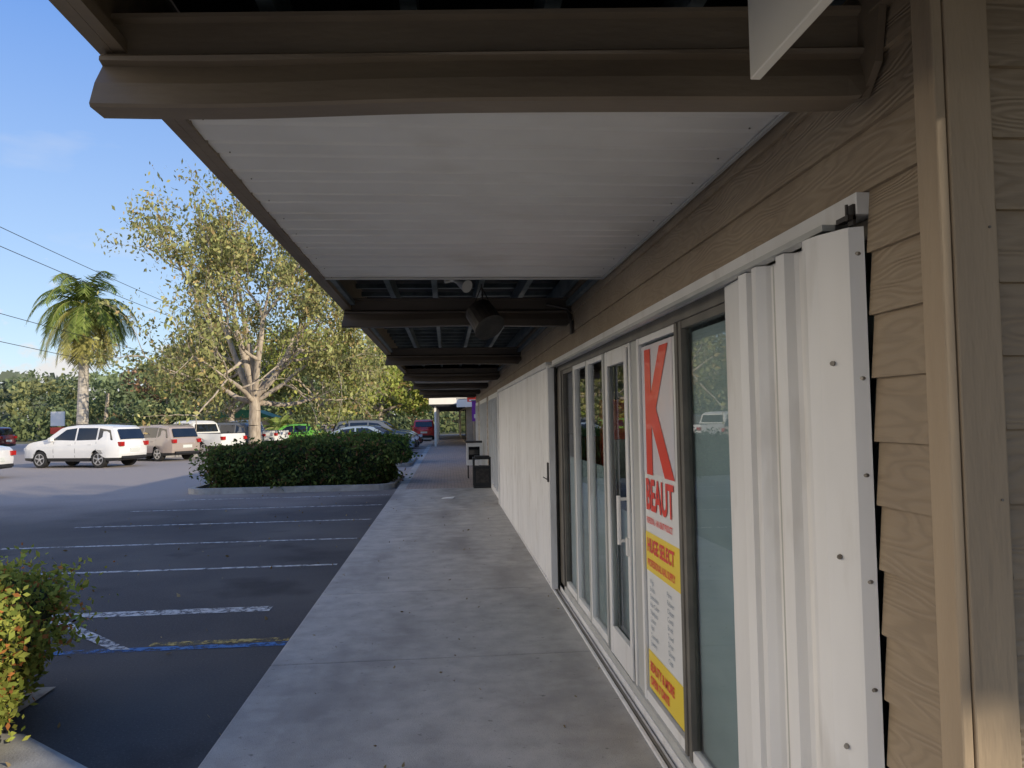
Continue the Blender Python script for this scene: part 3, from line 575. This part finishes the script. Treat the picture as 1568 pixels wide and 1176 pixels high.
        xm=D['win'][-1][-1][0]-.02; ym=s*(hw(xm,belt)+.09); mb.box((xm-.05,min(ym-s*.10,ym+s*.07),belt+.03),(xm+.08,max(ym-s*.10,ym+s*.07),belt+.17),4)
        y1=hw(Lh*.97,.8)*.98
        mb.box((Lh-.30,min(s*y1*.62,s*y1*.98),.68 if kind!='pickup' else .85),(Lh-.06,max(s*y1*.62,s*y1*.98),.82 if kind!='pickup' else 1.02),3)
        tx=-Lh; z0=(.86 if kind=='suv' else .74 if kind=='sedan' else .85)
        mb.box((tx-.004,min(s*y1*.74,s*y1*.995),z0),(tx+.22,max(s*y1*.74,s*y1*.995),z0+(.17 if kind!='sedan' else .15)),2)
    (xa,za),(xb,zb2)=D['ws']
    nx,nz=(zb2-za),(xa-xb); l=math.hypot(nx,nz); ox,oz=nx/l*.02,nz/l*.02
    pan([(xa+ox,-hw(xa,za)*.90,za+oz),(xa+ox,hw(xa,za)*.90,za+oz),(xb+ox,hw(xb,zb2)*.88,zb2+oz+.012),(xb+ox,-hw(xb,zb2)*.88,zb2+oz+.012)])
    (xa,za),(xb,zb2)=D['rw']; nx,nz=-(zb2-za),(xb-xa); l=math.hypot(nx,nz); ox,oz=nx/l*.03,nz/l*.03
    pan([(xa+ox,-hw(xa,za)*.86,za+oz),(xa+ox,hw(xa,za)*.86,za+oz),(xb+ox,hw(xb,zb2)*.86,zb2+oz),(xb+ox,-hw(xb,zb2)*.86,zb2+oz)])
    mb.box((-Lh-.012,-.26,.55 if kind=='sedan' else .62),(-Lh+.05,.26,.68 if kind=='sedan' else .76),5)
    mb.box((-Lh-.02,-Wd*.7,.36),(-Lh+.1,Wd*.7,.46),1); mb.box((Lh-.1,-Wd*.55,.40),(Lh+.004,Wd*.55,.58),1)
    if kind=='pickup': mb.box((-Lh+.08,-.8,1.165),(-.98,.8,1.19),1)
    if kind=='suv':
        for s in(-1,1): mb.box((-1.7,s*.62-.02,1.735),(.1,s*.62+.02,1.765),1)
    mb.make('glass_and_details',[M['carglass'],M['black'],M['tail'],M['head'],color,M['plate']],e,fixn=False)
    wm=Multi()
    for c in(wb,-wb):
        for s in(-1,1):
            yo=s*(Wd-.02); yi=s*(Wd-.24)
            wm.tube((c,yi,wr),(c,yo-s*.02,wr),wr,wr,28,0); wm.tube((c,yo-s*.02,wr),(c,yo,wr),wr,wr*.9,28,0)
            wm.tube((c,yo,wr),(c,yo+s*.003,wr),wr*.68,wr*.68,24,2); wm.tube((c,yo+s*.003,wr),(c,yo+s*.02,wr),wr*.2,wr*.16,12,1)
            for k in range(24):
                a0=2*math.pi*k/24;a1=a0+2*math.pi/24; n=len(wm.v)
                for rr,aa in((.60,a0),(.69,a0),(.69,a1),(.60,a1)): wm.v.append((c+wr*rr*math.cos(aa),yo+s*.006,wr+wr*rr*math.sin(aa)))
                wm.f.append((n,n+1,n+2,n+3)); wm.mi.append(1)
            for k in range(5):
                a=2*math.pi*k/5+.3; n=len(wm.v)
                for rr,da in((.12,-.5),(.64,-.16),(.64,.16),(.12,.5)): wm.v.append((c+wr*rr*math.cos(a+da),yo+s*.008,wr+wr*rr*math.sin(a+da)))
                wm.f.append((n,n+1,n+2,n+3)); wm.mi.append(1)
    wm.make('wheels',[M['tire'],M['rim'],M['black']],e,fixn=False)
    return e
white=paintmat((.74,.74,.72)); silver=paintmat((.36,.30,.26)); maroon=paintmat((.16,.03,.025)); gray=paintmat((.12,.13,.14)); lime=paintmat((.16,.46,.06)); blue=paintmat((.25,.31,.36)); dk=paintmat((.03,.035,.045)); redp=paintmat((.45,.02,.02)); navy=paintmat((.03,.05,.12))
car('suv',white,(-14.9,32.6),162)
car('sedan',white,(-17.1,26.6),172)
car('suv',silver,(-13.9,37.2),148,scale=.97)
car('pickup',white,(-13.4,41.4),150,'pickup_truck')
car('suv',gray,(-13.3,46.0),165)
car('pickup',white,(-13.2,50.5),160,'pickup_truck')
car('suv',lime,(-10.7,53.5),175,scale=.9)
car('suv',white,(-11.0,70),100)
car('sedan',blue,(-3.9,36.6),4); car('sedan',dk,(-3.8,39.4),0); car('suv',gray,(-4.0,42.3),2); car('sedan',maroon,(-3.8,45.2),0); car('suv',navy,(-4.2,48.2),0); car('sedan',white,(-5.5,52),0)
car('suv',redp,(-1.9,62),92); car('sedan',redp,(-42,58),175); car('sedan',dk,(-38,62),175); car('suv',maroon,(-34,58),170)
car('sedan',gray,(-7.5,60),20); car('suv',dk,(-9.0,66),10); car('sedan',silver,(-9.5,64),0); car('suv',gray,(-29,66),175); car('sedan',white,(-24,68),5); car('suv',navy,(-18,64),175)

# ------------------------------------------------------------------ trees
def grow_tree(name,base,trunkh,tr,nl,L0,fac,maxd,leafN,leafsize,cols,sigma=.5,seed=1,spread=.75,up=.06,scale=(1,1,1),bare_p=.2,lowlimbs=0):
    rd=random.Random(seed); tb=Multi(); tips=[]
    def rv(k): return Vector((rd.gauss(0,k),rd.gauss(0,k),rd.gauss(0,k)))
    def br(p,d,L,r,dep,up_=None):
        u0=up if up_ is None else up_
        n=4; rr=r
        for i in range(n):
            d=(d+rv(.16)+Vector((0,0,u0))).normalized(); q=p+d*(L/n); r2=r*(1-.42*(i+1)/n)
            tb.tube(p,q,rr,r2,7 if dep<2 else 4,0,False); p=q; rr=r2
            if dep>=maxd-1: tips.append((tuple(p),dep))
            if dep<maxd and i>=1 and i<n-1 and rd.random()<.55:
                sd=(d+rv(.6)).normalized(); br(p,sd,L*fac*.85,rr*.55,dep+1,up_)
        if dep<maxd:
            k=2 if rd.random()<.4 else 3
            for j in range(k):
                u=d.orthogonal().normalized(); u.rotate(Matrix.Rotation(2*math.pi*j/k+rd.random()*1.5,3,d))
                sd=(d+u*spread*rd.uniform(.6,1.1)).normalized(); br(p,sd,L*fac*rd.uniform(.8,1.15),rr*.72,dep+1,up_)
    b=Vector((0,0,-.1)); p=b; segs=4
    for i in range(segs):
        q=p+Vector((0,0,trunkh/segs))+rv(.03); q.z=b.z+trunkh*(i+1)/segs; tb.tube(p,q,tr*(1.35 if i==0 else 1-.05*i),tr*(1-.05*(i+1)),10,0,False); p=q
    for j in range(nl):
        a=2*math.pi*j/nl+rd.uniform(-.3,.3); t=rd.uniform(.5,1.1); sd=Vector((math.cos(a)*t,math.sin(a)*t,rd.uniform(.6,1.2))).normalized(); br(p,sd,L0*rd.uniform(.85,1.15),tr*.55,0)
    for j in range(lowlimbs):
        a=math.pi*(1+.0)+2*math.pi*j/max(1,lowlimbs)+rd.uniform(-.2,.2); sd=Vector((math.cos(a),math.sin(a),.28)).normalized(); br(p-Vector((0,0,.3)),sd,L0*1.0,tr*.36,1,-.01)
    br(p,Vector((0,0,1)),L0,tr*.6,0)
    e=empty(name,(base[0],base[1],LOT)); e.scale=scale
    tb.make('trunk_and_limbs',[M['bark']],e,smooth=True,fixn=False)
    T=np.array([t[0] for t in tips]); n=leafN; idx=rng.integers(0,len(T),n); cb=rng.normal(1,.22,size=(len(T),1))
    bare=rng.random(len(T))<bare_p; idx=idx[~bare[idx]]; n=len(idx)
    C=T[idx]+rng.normal(size=(n,3))*sigma*np.array([1,1,.75])
    k=C[:,2]>.9; C=C[k]; idx=idx[k]; n=len(C)
    leaves('foliage',C,leafsize,(colmix(n,*cols)*cb[idx].clip(.5,1.5)),e,aspect=.5); return e
yg=((.22,.25,.09),(.40,.38,.16),(.38,.29,.13),.14)
T1=grow_tree('oak_tree',(-11.0,44.5),2.9,.42,6,4.3,.70,4,58000,.115,yg,sigma=.36,seed=11,spread=.8,scale=(.87,.87,1.14),bare_p=.33,lowlimbs=5)
yg2=((.24,.31,.06),(.42,.43,.12),(.34,.26,.10),.1)
grow_tree('oak_tree',(-10.2,66),2.6,.25,5,3.2,.68,3,12000,.17,yg2,sigma=.55,seed=5)
grow_tree('oak_tree',(-6.5,74),2.6,.25,5,3.0,.68,3,12000,.19,yg2,sigma=.6,seed=8)
grow_tree('oak_tree',(-20,72),2.6,.3,5,3.6,.70,3,12000,.2,((.17,.20,.07),(.28,.29,.10),(.30,.22,.1),.1),sigma=.6,seed=9)
o=[c for c in T1.children]; e=empty('oak_tree',(15.5,-5.8,LOT)); e.scale=(.5,.5,.95)
for c in o:
    k=bpy.data.objects.new(c.name.split('.')[0],c.data); COL.objects.link(k); k.parent=e
def palm(base,h,tr,nf,fl,name='palm_tree',seed=3,drop=1.0,wd=.035):
    rd=random.Random(seed); e=empty(name,(base[0],base[1],LOT))
    tb=Multi(); n=22
    for i in range(n):
        t0=i/n;t1=(i+1)/n; f=lambda t:(.15*t*t,0,h*t); r=lambda t:tr*(1.25-.45*t)*(1+.25*math.exp(-t*14))
        tb.tube(f(t0),f(t1),r(t0)*1.03,r(t1)*.99,12,0,False)
    tb.make('trunk',[M['palmbark']],e,smooth=False,fixn=False)
    top=Vector((.15,0,h)); cs=Multi(); cs.tube(top,top+Vector((0,0,h*.10)),tr*.8,tr*.5,10,0)
    cs.make('crownshaft',[mat('crownshaft',(.42,.38,.10),(.30,.32,.07),rough=.4,scale=3)],e,smooth=True,fixn=False)
    V=[];C=[];st=Multi()
    for i in range(nf):
        az=2*math.pi*i*.381966+rd.uniform(-.2,.2); el=math.radians(rd.uniform(0,80) if i>nf*.4 else rd.uniform(-60,0)); p=top+Vector((0,0,h*.09)); L=fl*rd.uniform(.85,1.1)
        ns=16; d=Vector((math.cos(az)*math.cos(el),math.sin(az)*math.cos(el),math.sin(el)))
        col=np.array((.24,.31,.08) if i>nf*.4 else (.38,.36,.12))*rd.uniform(.7,1.25)
        if i%9==8 and el<0: col=np.array((.42,.30,.14))
        for s in range(ns):
            q=p+d*(L/ns); st.tube(p,q,.03*(1-s/ns)+.006,.03*(1-(s+1)/ns)+.006,4,0,False)
            side=d.cross(Vector((0,0,1))); 
            if side.length<.05: side=Vector((1,0,0))
            side.normalize(); upv=side.cross(d).normalized()
            if s>=2:
                ll=fl*.24*math.sin(math.pi*(s+1)/(ns+2))**.6
                for k in range(4):
                    b=p.lerp(q,k/4)
                    for sg in(-1,1):
                        dd=(side*sg*.8+d*.6-Vector((0,0,.3+.6*rd.random()))+upv*.1).normalized(); tip=b+dd*ll*rd.uniform(.75,1.15); wv=d*wd
                        V+= [tuple(b-wv),tuple(b+wv),tuple(tip.lerp(b,.4)+wv*.9),tuple(tip)]; C.append(col*rd.uniform(.75,1.25))
            p=q; d=(d-Vector((0,0,.13*drop*(1+.6*s/ns)))).normalized()
    st.make('rachis',[mat('frond_stem',(.34,.33,.11),rough=.6)],e,fixn=False)
    N_=len(C); me=bpy.data.meshes.new('fronds'); me.from_pydata(V,[],[(4*i,4*i+1,4*i+2,4*i+3) for i in range(N_)])
    at=me.attributes.new('Col','FLOAT_COLOR','POINT'); c=np.ones((N_,4,4)); c[:,:,:3]=np.array(C)[:,None,:]; at.data.foreach_set('color',c.reshape(-1)); me.materials.append(M['leaf']); obj('fronds',me,e)
palm((-22.4,48.5),8.3,.29,54,4.0,wd=.035,drop=1.15)
for i,(x,y) in enumerate(((-13.2,60),(-12.2,61),(-14,62))): palm((x,y),.9,.2,24,1.9,name='fan_palm',seed=20+i)
def treeline():
    e=empty('tree_line'); C=[];K=[];tk=Multi(); rd=random.Random(4)
    x=-150
    while x<40:
        y=rd.uniform(92,118); h=rd.uniform(7,11); wd=rd.uniform(4,6.5)
        tone=rd.choice([(.14,.17,.09),(.17,.21,.10),(.21,.23,.11),(.24,.25,.11),(.15,.19,.10)])
        if rd.random()<.08: tone=(.32,.20,.12)
        tk.tube((x,y,-.1),(x+.4,y,h*.5),.3,.18,6,0,False)
        for j in range(16):
            a=rd.random()*6.28; rr=wd*math.sqrt(rd.random()); cz=rd.uniform(.12,.95)*h; k=math.sqrt(max(.15,1-((cz/h-.45)/.6)**2)); s=rd.uniform(.9,1.8); n=rd.randint(70,130)
            c=np.array([x+math.cos(a)*rr*k,y+math.sin(a)*rr*k,cz]); q=rng.normal(size=(n,3)); q/=np.linalg.norm(q,axis=1)[:,None]; q*=rng.uniform(.5,1.1,(n,1))*s*np.array([1.2,1.2,.8])
            C.append(c+q); cc=colmix(n,tone,tuple(t*1.4 for t in tone)); K.append(cc*rd.uniform(.75,1.2))
        x+=rd.uniform(2.6,4.2)
    n=16000; P=np.c_[rng.uniform(-150,35,n),rng.uniform(88,96,n),np.abs(rng.normal(0,1.6,n))]; C.append(P); K.append(colmix(n,(.13,.17,.08),(.20,.23,.10)))
    C=np.concatenate(C);K=np.concatenate(K); leaves('foliage',C,.26,K,e,aspect=.6); tk.make('trunks',[M['bark']],e,fixn=False)
    n=30000; P=np.c_[rng.uniform(-260,60,n),rng.uniform(125,150,n),rng.uniform(0,1,n)]; P[:,2]=P[:,2]*(8+2.5*np.sin(P[:,0]*.23)+1.5*np.sin(P[:,0]*.61+1)); leaves('deep_foliage',P,.75,colmix(n,(.15,.18,.13),(.20,.23,.15)),e,aspect=.7)
treeline()
U=empty('utility_line'); mb=Multi()
for (x,y) in ((-16.5,12),(-17,84)):
    mb.tube((x,y,-.1),(x,y,11),.16,.11,10,0); mb.box((x-1,y-.05,9.6),(x+1,y+.05,9.75),0)
for (x,z) in ((-16.9,9.8),(-16.1,8.7),(-16.6,6.4),(-16.4,5.3)):
    pv=None
    for i in range(25):
        t=i/24; p=(x,12+72*t,z-1.0*math.sin(math.pi*t)*.8)
        if pv: mb.tube(pv,p,.014,.014,4,1,False)
        pv=p
mb.make('poles_and_wires',[M['pole'],M['wire']],U)
RS=empty('roadside_sign',(-29.5,60,LOT)); mb=Multi(); mb.tube((-.3,0,0),(-.3,0,2.8),.05,.05,8,0); mb.tube((.3,0,0),(.3,0,2.8),.05,.05,8,0); mb.box((-.5,-.06,1.7),(.5,.06,2.8),1); mb.box((-.5,-.07,1.1),(.5,.06,1.6),2); mb.make('panels',[M['pole'],M['poster'],M['red']],RS)
K=empty('kiosk',(-21,80,LOT)); mb=Multi(); mb.box((-3,-2,0),(3,2,2.2),0); mb.prism([(-3.6,2.2),(-1.5,3.0),(1.5,3.0),(3.6,2.2)],'y',-2.4,2.4,1); mb.make('hut',[M['tan2'],M['green_roof']],K)
SLm=empty('street_lamp',(-26.4,44,LOT)); mb=Multi(); mb.tube((0,0,0),(0,0,9.6),.09,.06,10,0); mb.tube((0,0,9.6),(.6,0,9.7),.04,.04,8,0); mb.box((.3,-.15,9.0),(.75,.15,9.6),1); mb.make('pole_head',[M['whitedk'],M['lampwhite']],SLm,bev=.02)
